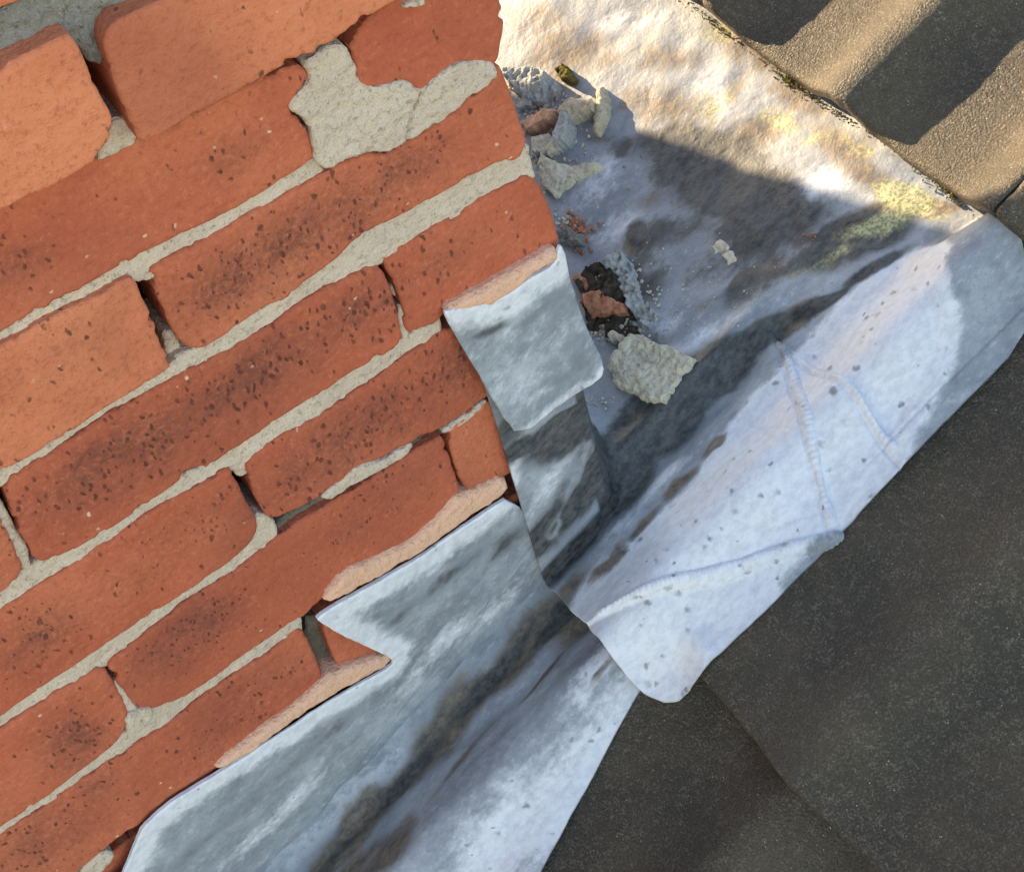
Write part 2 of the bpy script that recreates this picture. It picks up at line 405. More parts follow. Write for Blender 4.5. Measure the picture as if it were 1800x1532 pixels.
# ------------------------------------------------------------------ chimney
CH = empty('chimney', (0, 0, H0), 'red brick chimney stack with crumbling grey mortar joints and missing pointing', 'chimney')
WID, LEN, ZTOP = 1.0, .92, .78
DARK = blobs(Wall, 0, [(530, 425, 32, 240, 52, 1), (420, 500, 32, 110, 40, 1), (720, 300, 30, 100, 42, .75), (220, 795, 33, 210, 62, 1), (430, 670, 33, 170, 55, .95), (640, 545, 33, 90, 45, .9),
    (620, 770, 33, 200, 46, .95), (810, 640, 30, 70, 42, .9), (330, 925, 33, 120, 38, .35), (75, 1125, 34, 85, 44, .75), (250, 1010, 34, 110, 35, .3), (335, 1112, 34, 115, 42, .9),
    (130, 1300, 34, 60, 48, .8), (425, 1245, 34, 90, 46, .55), (80, 1480, 35, 110, 46, .6), (400, 275, 30, 80, 38, .45), (20, 470, 30, 60, 44, .6), (720, 640, 33, 60, 30, .4),
    (780, 460, 30, 80, 40, .35), (130, 590, 33, 100, 50, .25), (170, 1390, 35, 60, 30, .5), (700, 870, 34, 80, 40, .25), (620, 930, 34, 60, 30, .3)])
def brick_relief(sd, amp=1.0):
    def f(a, b, d):
        m = np.clip(DARK(a, b), 0, 1); e = sst(0, .006, d)
        cre = np.clip(fbm(a * 1.3, b * .7, 230, 2, sd + 2) * 2.2, 0, 1)
        pit = np.clip((np.abs(vn(a * 160, b * 160, 0.0, sd + 4)) - .72) * 3, 0, 1) * sst(.0, .35, fbm(a, b, 40, 2, sd + 6))
        r = amp * .0011 * fbm(a, b, 24, 4, sd) + .0006 * fbm(a, b, 150, 3, sd + 1) - .0014 * m * cre - .0012 * pit
        return r * (.35 + .65 * e) - .0006 * (1 - e) * np.abs(fbm(a, b, 90, 3, sd + 9))
    return f
def brick(poly, h=0.0, warm=0.0, sd=0, depth=.10, rnd=.0020, eamp=.0008):
    def pt(a, b): return {'rough': np.clip(DARK(a, b) * (1 + .7 * fbm(a, b, 70, 3, sd + 31)), 0, 1), 'warm': np.clip(warm + .35 * fbm(a, b, 18, 3, sd + 8), 0, 1)}
    return slab('brick', poly, Wall, h, depth, MB, CH, cell=.0012, rnd=rnd, relief=brick_relief(sd), eamp=eamp, escale=110, paint=pt, seed=sd, chip=.0013)
BR = [
 ([(-160, 110), (0, 27), (60, 0), (100, -25), (60, -150), (-160, -40)], .010, .5),
 ([(-160, 200), (0, 120), (60, 93), (105, 68), (126, 62), (140, 85), (155, 120), (170, 150), (190, 190), (199, 208), (201, 228), (190, 262), (165, 290), (115, 318), (65, 345), (0, 373), (-160, 452)], .016, .95),
 ([(190, 58), (203, 43), (235, 25), (293, 0), (420, -62), (700, -200), (800, -250), (850, -85), (700, 5), (645, 32), (600, 68), (560, 92), (500, 118), (400, 175), (315, 222), (282, 243), (252, 257), (238, 235), (225, 200), (205, 150), (190, 100), (186, 75)], .016, .8),
 ([(-160, 440), (0, 360), (250, 238), (520, 112), (545, 126), (548, 140), (541, 152), (527, 165), (512, 185), (512, 200), (530, 212), (545, 232), (553, 262), (556, 281), (467, 337), (400, 378), (293, 427), (227, 461), (150, 507), (0, 588), (-160, 672)], 0, .15),
 ([(610, 70), (700, -10), (850, -90), (868, -30), (884, 5), (888, 45), (882, 78), (878, 108), (860, 125), (800, 150), (742, 182), (690, 207), (640, 228), (628, 190), (620, 130)], 0, .1),
 ([(262, 490), (268, 470), (330, 437), (400, 402), (470, 362), (500, 347), (577, 302), (610, 284), (647, 269), (673, 272), (700, 262), (733, 242), (777, 212), (800, 200), (833, 168), (866, 143), (878, 116), (890, 136), (903, 173), (911, 200), (930, 245), (922, 268), (910, 284), (883, 284), (833, 310), (793, 333), (747, 358), (713, 377), (633, 417), (617, 430), (593, 457), (560, 480), (527, 507), (497, 533), (427, 567), (387, 600), (350, 616), (325, 610), (310, 590), (295, 560), (275, 520)], 0, .25),
 ([(-160, 700), (0, 610), (150, 533), (228, 489), (241, 497), (250, 520), (268, 560), (285, 600), (299, 630), (303, 645), (296, 653), (240, 688), (187, 718), (123, 765), (67, 798), (0, 835), (-160, 928)], .002, .75),
 ([(674, 461), (690, 450), (747, 412), (800, 382), (850, 349), (900, 325), (935, 307), (947, 317), (967, 357), (980, 400), (985, 430), (978, 446), (940, 466), (897, 489), (827, 529), (783, 552), (765, 568), (747, 577), (730, 583), (720, 587), (713, 567), (707, 537), (697, 500), (683, 483)], 0, .05),
 ([(6, 852), (67, 812), (127, 775), (173, 742), (260, 692), (327, 655), (370, 635), (427, 602), (477, 575), (547, 525), (600, 495), (663, 466), (675, 478), (690, 510), (700, 545), (707, 575), (708, 599), (687, 621), (627, 651), (567, 691), (500, 731), (430, 781), (400, 801), (350, 831), (333, 825), (320, 845), (290, 865), (213, 921), (150, 958), (90, 987), (66, 991), (45, 955), (20, 905)], 0, .05),
 ([(-160, 975), (-12, 890), (12, 930), (30, 970), (46, 1006), (0, 1047), (-160, 1145)], 0, .2),
 ([(434, 812), (483, 772), (550, 742), (610, 702), (667, 665), (700, 639), (757, 599), (795, 573), (985, 470), (1018, 600), (853, 701), (817, 728), (777, 755), (727, 778), (640, 822), (570, 871), (520, 897), (480, 914), (465, 903), (450, 875), (438, 845)], 0, .15),
 ([(-160, 1178), (0, 1078), (17, 1063), (119, 1003), (177, 962), (240, 919), (300, 882), (353, 855), (402, 823), (413, 834), (430, 875), (450, 908), (455, 930), (443, 955), (413, 983), (371, 1010), (332, 1042), (245, 1094), (175, 1143), (122, 1178), (59, 1220), (0, 1262), (-160, 1372)], 0, .05),
 ([(190, 1172), (200, 1160), (273, 1103), (336, 1051), (416, 1005), (463, 966), (500, 934), (590, 882), (633, 852), (673, 831), (727, 797), (775, 767), (782, 772), (793, 810), (810, 855), (804, 878), (747, 945), (677, 984), (607, 1012), (575, 1045), (540, 1083), (521, 1089), (472, 1124), (420, 1159), (381, 1190), (304, 1239), (266, 1248), (246, 1250), (225, 1228), (208, 1203)], 0, .0),
 ([(788, 766), (800, 745), (830, 724), (853, 708), (1015, 608), (1030, 740), (888, 842), (850, 860), (824, 869), (814, 858), (800, 817)], 0, .3),
 ([(-160, 1395), (0, 1285), (70, 1236), (140, 1198), (183, 1171), (205, 1207), (223, 1240), (228, 1262), (214, 1298), (196, 1316), (140, 1358), (70, 1411), (0, 1456), (-160, 1572)], 0, .1),
 ([(-160, 1588), (0, 1471), (70, 1425), (140, 1376), (196, 1338), (245, 1306), (297, 1275), (381, 1208), (455, 1159), (500, 1131), (525, 1103), (535, 1112), (553, 1147), (567, 1182), (566, 1203), (546, 1226), (420, 1317), (378, 1359), (301, 1410), (252, 1448), (210, 1471), (189, 1490), (140, 1532), (-160, 1740)], 0, .1),
 ([(566, 1092), (800, 935), (1035, 795), (1050, 900), (700, 1160), (640, 1180), (607, 1185), (592, 1168), (577, 1130)], -.002, .25),
 ([(196, 1502), (250, 1460), (600, 1225), (720, 1300), (300, 1600), (120, 1700), (110, 1570)], -.006, .1),
]
row_left = {}
for i, (p, h, wm) in enumerate(BR): brick(p, h, wm, 11 + 7 * i, eamp=.0009 if i in (5, 7, 8) else .0006)

def strip_poly(top, bot, grow=9):
    top = [(u - grow * .3, v - grow) for u, v in top]; bot = [(u + grow * .3, v + grow) for u, v in bot]
    return top + bot[::-1]
CRACK = Wall.un([(742, 166), (736, 185), (727, 205), (722, 222), (717, 245)], .002)
def mrel(sd, amp=1.0):
    def f(a, b, d):
        if sd == 401:
            q = seg_dist(a, b, CRACK)[0]; return amp * (.0013 * fbm(a, b, 60, 4, sd) + .0009 * fbm(a, b, 260, 3, sd + 1)) - .004 * np.exp(-(q / .0008) ** 2)
        return amp * (.0013 * fbm(a, b, 60, 4, sd) + .0009 * fbm(a, b, 260, 3, sd + 1) - .0010 * np.clip(fbm(a, b, 35, 2, sd + 3) - .3, 0, 1))
    return f
def mortar(poly, h, sd, mat=None, name='mortar_joint', depth=.03, rnd=.002, eamp=.0012, cell=.0011, rp=1, amp=1.0):
    return slab(name, poly, Wall, h, depth, mat or MM, CH, cell=cell, rnd=rnd, relief=mrel(sd, amp), eamp=eamp, escale=150, seed=sd, rp=rp)
J = [
 ([(-160, 672), (0, 588), (150, 507), (227, 461), (293, 427), (400, 378), (467, 337), (560, 280)], [(-160, 700), (0, 610), (150, 533), (232, 489), (262, 488), (330, 437), (400, 402), (500, 347), (577, 302)]),
 ([(-160, 928), (0, 836), (67, 799), (123, 766), (187, 719), (240, 689), (300, 652), (313, 636), (350, 618), (387, 600), (427, 567), (497, 533), (527, 507), (560, 480), (593, 457), (617, 430), (633, 417), (713, 377), (747, 358), (793, 333), (833, 310), (883, 284), (913, 284), (933, 268)], [(-160, 945), (0, 850), (67, 811), (127, 774), (173, 741), (260, 691), (327, 654), (370, 634), (427, 601), (477, 574), (547, 524), (600, 494), (687, 451), (747, 411), (800, 381), (850, 348), (900, 324), (941, 303)]),
 ([(-160, 1145), (0, 1048), (49, 1009), (90, 987), (150, 959), (213, 922), (290, 866), (320, 846), (350, 832), (400, 802), (430, 782), (500, 732), (567, 692), (627, 652), (687, 622), (713, 600), (747, 583), (777, 567)], [(-160, 1178), (0, 1077), (17, 1062), (119, 1002), (177, 961), (240, 918), (300, 881), (353, 854), (403, 822), (430, 820), (483, 771), (550, 741), (610, 701), (667, 664), (700, 638), (757, 598), (777, 574)]),
 ([(-160, 1372), (0, 1262), (59, 1220), (122, 1178), (175, 1143), (245, 1094), (332, 1042), (371, 1010), (413, 984), (447, 950), (455, 925)], [(-160, 1395), (0, 1284), (70, 1235), (140, 1197), (196, 1162), (273, 1102), (336, 1050), (416, 1004), (463, 966), (483, 945), (486, 918)]),
 ([(-160, 1572), (0, 1457), (70, 1412), (140, 1359), (196, 1317), (224, 1293), (250, 1254), (266, 1247), (304, 1240), (381, 1191), (420, 1160), (472, 1125), (521, 1090), (533, 1090)], [(-160, 1588), (0, 1470), (70, 1424), (140, 1375), (196, 1337), (245, 1305), (297, 1274), (381, 1207), (455, 1158), (500, 1130), (531, 1102)]),
]
for i, (a, b) in enumerate(J): mortar(strip_poly(a, b, 8), -.0026, 301 + 13 * i, rp=0)
# thin, half lost bed joint under the stretcher that runs into the flashing
mortar([(486, 918), (520, 897), (570, 868), (640, 820), (727, 777), (783, 752), (853, 700), (868, 706), (800, 748), (735, 800), (640, 852), (590, 884), (500, 935), (480, 950)], -.006, 377, MV)
mortar([(570, 871), (605, 845), (633, 821), (670, 815), (703, 795), (727, 779), (729, 790), (700, 812), (673, 828), (633, 848), (590, 878), (570, 880)], .0022, 391, depth=.01, name='mortar_smear')
mortar([(777, 757), (817, 733), (853, 702), (862, 708), (822, 742), (782, 766)], -.0005, 397, depth=.02)
# mortar smeared over the damaged brick ends
mortar([(533, 115), (560, 95), (597, 80), (617, 88), (625, 110), (630, 143), (653, 157), (680, 152), (707, 143), (720, 147), (742, 163), (763, 143), (790, 122), (807, 112), (833, 110), (857, 105), (876, 118), (873, 143), (833, 168), (800, 200), (777, 212), (733, 242), (700, 262), (673, 272), (647, 269), (610, 284), (577, 302), (553, 284), (552, 262), (550, 235), (533, 209), (511, 199), (513, 184), (540, 153), (547, 140)], .0022, 401, name='mortar_patch', depth=.03, amp=1.2)
mortar([(708, 15), (728, 2), (752, -2), (748, 12), (722, 20)], .004, 419, name='mortar_smear', depth=.012)
# broad dark bed over the projecting course and in its upright joint
mortar([(-160, 110), (0, 15), (70, -15), (300, -110), (330, -20), (215, 55), (200, 108), (165, 118), (128, 75), (60, 105), (-160, 215)], .004, 431, MMD, depth=.05, amp=1.8)
mortar([(190, 212), (235, 205), (250, 250), (200, 275), (165, 290)], .002, 443, depth=.04)
# what is left in the upright joints
mortar([(288, 585), (312, 580), (325, 625), (305, 655), (292, 620)], -.008, 457)
mortar([(400, 805), (436, 800), (440, 830), (420, 840), (405, 825)], -.004, 461)
mortar([(444, 905), (485, 905), (490, 950), (455, 975), (440, 945)], -.002, 463)
mortar([(197, 1195), (212, 1200), (250, 1255), (245, 1270), (228, 1275), (215, 1235)], -.001, 467)
mortar([(222, 1262), (245, 1250), (262, 1245), (272, 1252), (262, 1275), (240, 1290), (224, 1290)], .0022, 469, name='mortar_smear', depth=.012)
mortar([(528, 1088), (575, 1080), (612, 1190), (580, 1215), (555, 1195)], -.012, 471, MV)
mortar([(698, 540), (712, 535), (725, 595), (705, 605)], -.003, 473)
mortar([(684, 500), (700, 500), (704, 520), (690, 522)], -.006, 475)
mortar([(-30, 880), (0, 868), (66, 1000), (48, 1020), (-5, 915)], -.003, 477)
mortar([(150, 1525), (168, 1500), (196, 1497), (205, 1505), (170, 1545), (120, 1580)], -.001, 479)
# pink pointing pressed in over the lead
PNT = [[(783, 551), (827, 527), (897, 487), (940, 463), (981, 438), (986, 450), (977, 464), (940, 484), (897, 524), (857, 544), (800, 556)],
       [(892, 838), (850, 860), (823, 870), (800, 880), (747, 943), (677, 981), (607, 1008), (570, 1058), (585, 1064), (663, 1019), (745, 973), (836, 906), (900, 866)],
       [(692, 1152), (660, 1160), (624, 1172), (574, 1197), (546, 1224), (525, 1242), (437, 1305), (381, 1352), (384, 1358), (438, 1328), (498, 1284), (560, 1241), (622, 1204), (694, 1166)]]
for i, p in enumerate(PNT):
    tag(mortar(p, [.0078, .0050, .0050][i], 501 + 11 * i, MP, 'pointing', .03, .0045, .0012, amp=.8), ['pale pink pointing above the square lead flap', 'pale pink pointing above the upper step of lead', 'thin pale pink pointing along the lower step of lead'][i])

# plain bricks for the rest of the stack (seen only from elsewhere)
def box_mesh(lx, ly, lz, bev=.003):
    v = []
    for z in (0, 1):
        for k, e in ((0, bev), (1, 0)):
            zz = [(-lz / 2, -lz / 2 + bev), (lz / 2, lz / 2 - bev)][z][k]
            v += [(sx * (lx / 2 - e), sy * (ly / 2 - e), zz) for sx, sy in ((-1, -1), (1, -1), (1, 1), (-1, 1))]
    r0, r1, r3, r2 = 0, 4, 8, 12
    f = [[3, 2, 1, 0], [8, 9, 10, 11]]
    for a, b in ((r0, r1), (r1, r2), (r2, r3)): f += [[a + k, a + (k + 1) % 4, b + (k + 1) % 4, b + k] for k in range(4)]
    me = bpy.data.meshes.new('brick'); me.from_pydata(v, [], f); me.materials.append(MB); return me
MES = {'s': box_mesh(.215, .1025, .065), 'h': box_mesh(.1025, .1025, .065)}
ZJ = [-.007, -.073, -.144, -.224, -.301, -.376, -.451, -.526, -.601, -.676, -.751]
rows = [((ZJ[i] + ZJ[i + 1]) / 2, i % 2 == 0) for i in range(len(ZJ) - 1)] + [(.0305 + .075 * k, k % 2 == 1) for k in range(10)]
def put(kind, x, y, z, rot):
    o = bpy.data.objects.new('brick', MES[kind]); o.location = (x, y, z - H0); o.rotation_euler = (0, 0, rot + rng_.uniform(-.004, .004)); link(o, CH)
for z, stretch in rows:
    zr = lambda x: H0 + x * TT
    a = .1075 if stretch else .22               # back face x = 0
    y = a + .005
    while y + .10 < WID:
        kd = 's' if y + .2 < WID else 'h'; ln = .215 if kd == 's' else .1025
        if z > zr(0) - .06: put(kd, -.0515, y + ln / 2, z, math.pi / 2)
        y += ln + .01
    x0 = -.005                                  # front face beyond the traced part
    lefts = [Wall.un(p, h)[:, 0].min() for p, h, wm in BR if abs(Wall.un(p, h)[:, 1].mean() - z) < .05 and min(q[0] for q in p) < -100]
    if z < .16: x0 = (max(min(lefts), -.45) if lefts else -.42) - .012
    x = x0
    while x > -LEN + .05:
        if z > zr(x) - .08 and not (.15 < z < .2 and x > -.45): put('s', x - .1075, .0515 - (.016 if .07 < z < .14 else 0), z, 0)
        x -= .225
core = np.array([(x, y, z) for z in (-.9, ZTOP - .02) for x, y in ((-LEN + .01, .06), (-.055, .06), (-.055, WID - .01), (-LEN + .01, WID - .01))])
make('mortar_core', core, [[3, 2, 1, 0], [4, 5, 6, 7], [0, 1, 5, 4], [1, 2, 6, 5], [2, 3, 7, 6], [3, 0, 4, 7]], MV, CH, smooth=False)
# flush mortar in the joints of the plain faces
def sheet_box(lo, hi, mat, name='mortar_bedding'):
    (a, b, c), (d, e, f) = lo, hi
    v = [(x, y, z) for z in (c, f) for x, y in ((a, b), (d, b), (d, e), (a, e))]
    make(name, v, [[3, 2, 1, 0], [4, 5, 6, 7], [0, 1, 5, 4], [1, 2, 6, 5], [2, 3, 7, 6], [3, 0, 4, 7]], mat, CH, smooth=False)
sheet_box((-.1, .105, -.6), (-.003, WID - .004, ZTOP), MM)
sheet_box((-LEN, .003, .17), (-.004, .1, ZTOP), MM)
sheet_box((-LEN, .004, -.9), (-.46, .1, 0), MM)
sheet_box((-LEN, .006, .001), (-.32, .1, .168), MM)

# ------------------------------------------------------------------ lead work
def zline(x): return H0 + x * TT
def interp(x, xs, ys): return np.interp(x, xs, ys)
def rx(p, h=0.0):                       # photo points -> plan coordinates (x, y) on the roof plane raised by h
    q = Roof.un(p, h); return np.c_[q[:, 0] * CT - h * ST, q[:, 1]]
WELD1 = rx([(1372, 568), (1390, 620), (1405, 690), (1425, 790), (1447, 850), (1466, 912)], .016)
WELD2 = rx([(1035, 1108), (1150, 1058), (1250, 1018), (1340, 972), (1466, 912), (1488, 900)], .020)
WELD3 = rx([(1392, 585), (1450, 640), (1510, 697), (1590, 775)], .018)
FOLD = rx([(1600, 400), (1662, 462), (1692, 590), (1605, 738), (1585, 800), (1535, 862)], .016)
GROOVE = [rx([(1290, 700), (1310, 850), (1325, 930)], .014), rx([(1320, 735), (1405, 775)], .016), rx([(1230, 925), (1340, 935), (1440, 880)], .018)]
def cliff(x, y): 
    t = np.clip((y + .0100) / (.0065 + 1.6 * np.clip(x, 0, .06)), 0, 1); return np.where(t < .3, .5 * t * t / .3, t - .15) / .85
def hz_upper(x, y):
    sd = x / CT
    T = (NTAIL - .020 * (sd - TAIL0) / GAUGE + roll(np.minimum(y, -.010))) / CT + .0088
    pan = (NTAIL - .020 * (sd - TAIL0) / GAUGE) / CT
    floor = pan + .0095 + .0045 * np.exp(-((y - .014) / .007) ** 2) * sst(.0, .03, x) * (1 - sst(.13, .165, x)) + .004 * fbm(x, y, 9, 2, 91) + .0015 * fbm(x, y, 30, 2, 92) - .004 * sst(.02, .12, y)
    yr = interp(x, [-.07, .0, .05, .10, .140, .157, .21, .262, .30], [.0, .002, .006, .010, .006, -.004, -.030, -.060, -.075])
    sharp = interp(x, [0, .14, .17, .26], [.007, .008, .016, .020])
    m = sst(0, 1, (yr + .004 - y) / sharp)
    trough = -.010 * np.exp(-((y + .010) / .012) ** 2) * (1 - sst(.10, .165, x))
    h = floor * (1 - m) + (T + trough) * m
    h = h + .0016 * fbm(x, y, 16, 3, 93) + .0005 * fbm(x, y, 70, 2, 94)
    # a soft hollow in front of the wall end, the folds and laps of the welded corner
    d2, s2, a2 = seg_dist(x, y, WELD2); h = h - .0042 * sst(.0025, .0045, -s2) * sst(.03, .0, np.abs(d2) - .02) * sst(-.03, -.05, y)
    d3, s3, a3 = seg_dist(x, y, WELD3); h = h - .0036 * sst(-.0005, .0025, s3) * sst(.035, .012, np.abs(s3)) * sst(.150, .135, np.abs(y) + .02)
    fd, fs, fa = seg_dist(x, y, FOLD); h = h - np.minimum(.32 * np.clip(np.where(fs < 0, fd, 0), 0, 1), .0042) * sst(.060, .10, x) * sst(-.034, -.056, y)
    for q in (WELD1, WELD3):
        h = h - .0015 * np.exp(-((seg_dist(x, y, q)[1] + .0042) / .0011) ** 2) * sst(.012, .005, seg_dist(x, y, q)[0])
    for g in GROOVE:
        dg = seg_dist(x, y, g)[0]; h = h - .0005 * np.exp(-(dg / .0009) ** 2)
    h = h - .016 * sst(-.031, -.056, x) * sst(-.085, -.125, y)
    h = h - .0012 * np.exp(-((y + .1255 + .02 * (x - .15)) / .0012) ** 2) * sst(.10, .15, x) - .0100 * np.exp(-(((x + .036) / .010) ** 2 + ((y + .128) / .014) ** 2)) + .0035 * np.exp(-(((x + .020) / .008) ** 2 + ((y + .130) / .012) ** 2))
    h = h - .0026 * sst(-.128, -.142, y)
    # upstand against the wall
    up = .205 * np.exp(-np.clip(x + .002, 0, 1) / .0085); cl = cliff(x, y)
    return h + up * cl, up * cl
NX = 400
YS = np.concatenate([np.linspace(-.1415, -.0105, 150, endpoint=False), np.linspace(-.0105, -.0035, 90, endpoint=False), np.linspace(-.0035, .37, 250, endpoint=False), np.linspace(.37, 1.06, 60)])
U = np.linspace(0, 1, NX)
yy = YS[None, :] + 0 * U[:, None]; uu = U[:, None] + 0 * YS[None, :]
xa = interp(YS, [-.1415, -.139, -.132, -.120, -.108, -.09, -.045, -.01, .1], [-.038, -.046, -.053, -.060, -.064, -.0655, -.063, -.0605, -.060])
xb = interp(YS, [-.1415, -.138, -.125, -.10, -.075, -.05, 0, 1.1], [.222, .236, .256, .268, .275, .31, .315, .315])
xa = xa + .0008 * fbm(YS, YS * 0, 70, 3, 12)
xx = xa[None, :] + (xb - xa)[None, :] * uu
yy = yy + (.0012 * fbm(xx, 0 * xx, 30, 3, 55)) * sst(-.10, -.14, yy)
hh, upc = hz_upper(xx, yy)
# the sheet leans out from the wall a little as it falls
yy2 = yy - .004 * sst(0.15, 0.0, upc) * (upc > .0005) * 0
zz = zline(xx) + hh
def grid_sheet(name, X, Y, Z, stain_shade, label, skirts, off=.0024):
    na, nb = X.shape; V = np.stack([X, Y, Z], -1).reshape(-1, 3); idx = np.arange(na * nb).reshape(na, nb)
    F = np.stack([idx[:-1, :-1], idx[1:, :-1], idx[1:, 1:], idx[:-1, 1:]], -1).reshape(-1, 4).tolist(); nf = len(F)
    VV = [V]; AA = [stain_shade.reshape(-1, 4)]; n = len(V)
    for ids, d in skirts:
        ids = np.asarray(ids); VV.append(V[ids]); VV.append(V[ids] + d); AA += [AA[0][ids]] * 2; k = len(ids)
        F += [[n + i + 1, n + i, n + k + i, n + k + i + 1] for i in range(k - 1)]; n += 2 * k
    o = make(name, np.concatenate(VV), F, ML, None, attrs={'stain_shade': np.concatenate(AA)}, flat=nf, origin=(float(X.mean()), float(Y[:, 0].mean()), float(zline(X.mean()))))
    return tag(o, label, 'lead flashing', 'lead sheets round the chimney')
# stains, with some light and shade painted in, of the gutter sheet (roof coordinates s, y)
ss_, yy_ = xx / CT + hh * ST, yy
wallp = sst(.006, .02, upc)
Wm = polymask(Roof, .016, [(1445, 545), (1480, 490), (1540, 450), (1610, 408), (1680, 418), (1662, 470), (1690, 590), (1605, 735), (1585, 800), (1540, 855), (1475, 905), (1350, 1010), (1380, 1060), (1310, 1160), (1230, 1215), (1200, 1260), (1100, 1225), (1040, 1150), (1005, 1075), (1030, 1010), (1130, 930), (1215, 840), (1270, 730), (1340, 660), (1385, 600), (1410, 570)], .006)
W2 = blobs(Roof, 0, [(1050, 320, 50, 60, 40, .6), (1090, 390, 30, 60, 30, .5), (1430, 325, 20, 70, 40, .8), (1240, 600, 30, 110, 22, .5), (1170, 580, 30, 60, 30, .4), (1240, 150, 75, 90, 40, .6), (1080, 30, 10, 90, 30, .5), (1420, 300, 0, 60, 30, .3),  # white bloom; far gutter spots paint the glare of the sun
    (1190, 835, 42, 90, 16, .55), (1100, 930, 45, 60, 16, .5), (960, 860, 60, 80, 40, .35)])
D2 = blobs(Roof, 0, [(1270, 310, -20, 170, 90, .9), (1180, 250, 0, 120, 55, .65), (1350, 390, 10, 130, 65, .75), (1200, 400, 10, 130, 60, .46), (1100, 500, 50, 90, 50, .5), (1500, 425, 22, 130, 34, .85), (1300, 520, 30, 110, 40, .45), (1140, 620, 40, 70, 40, .45), (1330, 595, 35, 70, 22, 1.1), (1250, 660, 38, 110, 38, 1.2), (1165, 740, 48, 120, 52, 1.25), (1075, 850, 50, 130, 56, 1.2), (990, 965, 45, 110, 50, 1.1), (1250, 470, 20, 190, 80, .34), (1250, 330, 0, 200, 90, .38), (1100, 250, -20, 90, 40, .45), (1450, 530, 30, 80, 14, .75), (1540, 470, 32, 90, 16, .7), (1290, 470, 20, 120, 40, .35), (1360, 440, 10, 60, 40, .45), (1120, 410, 80, 35, 18, .8), (1150, 500, 40, 60, 40, .5), (1480, 400, 20, 80, 22, .7)])  # dirt, deepened by painted shade in the trough and shadowed floor
B2 = blobs(Roof, 0, [(1520, 385, 25, 110, 26, .85), (1640, 365, 0, 70, 22, .8), (1400, 560, 40, 60, 22, .8), (1200, 590, 30, 60, 30, .4), (1265, 790, 50, 45, 12, .9), (1210, 860, 50, 60, 14, .85), (1150, 930, 48, 70, 14, .7), (1090, 1000, 50, 80, 20, .65), (1030, 1040, 60, 60, 26, .7), (1330, 70, -35, 150, 70, .68), (1330, 220, 20, 120, 45, .7), (1470, 250, -35, 130, 50, .7), (1000, 90, 0, 150, 80, .62), (1160, 180, -10, 140, 60, .6), (1150, 90, 0, 140, 50, .55), (950, 30, 0, 120, 60, .55), (1400, 170, -38, 170, 40, .6), (1290, 130, 60, 80, 30, .5), (1530, 300, -30, 80, 40, .6), (1330, 430, 15, 120, 40, .5), (1180, 480, 40, 90, 40, .42), (1160, 340, 20, 90, 34, .62), (1110, 430, 80, 44, 20, .75), (1140, 520, 60, 60, 26, .62), (1230, 545, 30, 50, 16, .6), (1290, 500, 70, 40, 14, .65), (1360, 460, 20, 60, 22, .6), (1040, 240, -20, 80, 26, .55), (1420, 420, 10, 70, 20, .65), (1180, 110, 10, 70, 40, .35), (980, 20, 0, 60, 50, .3), (1340, 480, 15, 90, 30, .62), (1300, 730, 50, 50, 10, .5)])
A2 = blobs(Roof, 0, [(1590, 345, -20, 65, 32, .95), (1540, 395, 20, 100, 22, .75), (1470, 450, 28, 90, 16, .55), (1660, 380, -10, 40, 20, .6), (1380, 210, -30, 110, 40, .55), (1420, 240, 30, 90, 22, .6), (1500, 250, -40, 90, 30, .45), (1260, 30, 20, 100, 50, .5), (1120, 60, 0, 130, 60, .4), (1430, 470, 25, 70, 16, .4), (1240, 150, 60, 120, 80, .4)])
WALL_U = np.stack([xx, zz], -1)
Ww = blobs(Wall, .006, [(980, 760, 55, 90, 14, .7), (960, 850, 55, 80, 20, .5), (905, 830, 75, 90, 12, .6)])
Dw = blobs(Wall, .006, [(985, 770, 36, 90, 34, .95), (900, 760, 60, 60, 30, .8), (990, 740, 38, 110, 13, 1.3), (915, 790, 38, 40, 16, 1.0), (1010, 870, 55, 110, 30, 1.2), (1050, 790, 70, 110, 34, 1.1), (960, 930, 50, 80, 26, 1.1)])  # upstand dirt, plus painted shade under the flap and at the corner
st = np.zeros(xx.shape + (4,))
r0 = 1 - wallp
st[..., 0] = np.maximum(Wm(ss_, yy_) * .95, W2(ss_, yy_)) * r0 + wallp * Ww(xx, zz)
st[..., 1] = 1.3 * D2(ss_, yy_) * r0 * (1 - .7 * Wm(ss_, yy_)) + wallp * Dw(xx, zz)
st[..., 2] = B2(ss_, yy_) * r0
st[..., 3] = A2(ss_, yy_) * r0 * sst(-.09, -.05, yy_)
flr = sst(.0, .02, yy_) * r0
st[..., 1] = np.maximum(st[..., 1], .20 * flr * (1 - np.clip(W2(ss_, yy_) * 1.6, 0, 1))); st[..., 2] = np.maximum(st[..., 2], .34 * flr * (1 - np.clip(W2(ss_, yy_) * 1.6, 0, 1)))
st[..., 1] = np.maximum(st[..., 1], 1.1 * sst(-.014, .0, xx) * sst(.045, .02, xx) * sst(.004, .012, upc))  # painted shade that subdues the bright curved lip at the corner
scr = seg_dist(xx, zz, Wall.un([(1072, 705), (1050, 760), (1020, 822), (985, 892), (966, 935)], .006))[0]
st[..., 0] = np.maximum(st[..., 0], wallp * .30 * np.exp(-((scr + .006 * fbm(xx, zz, 60, 3, 5)) / .006) ** 2)); st[..., 1] = st[..., 1] * (1 - .5 * wallp * np.exp(-((scr + .006 * fbm(xx, zz, 60, 3, 5)) / .006) ** 2))
na, nb = xx.shape; IDX = np.arange(na * nb).reshape(na, nb)
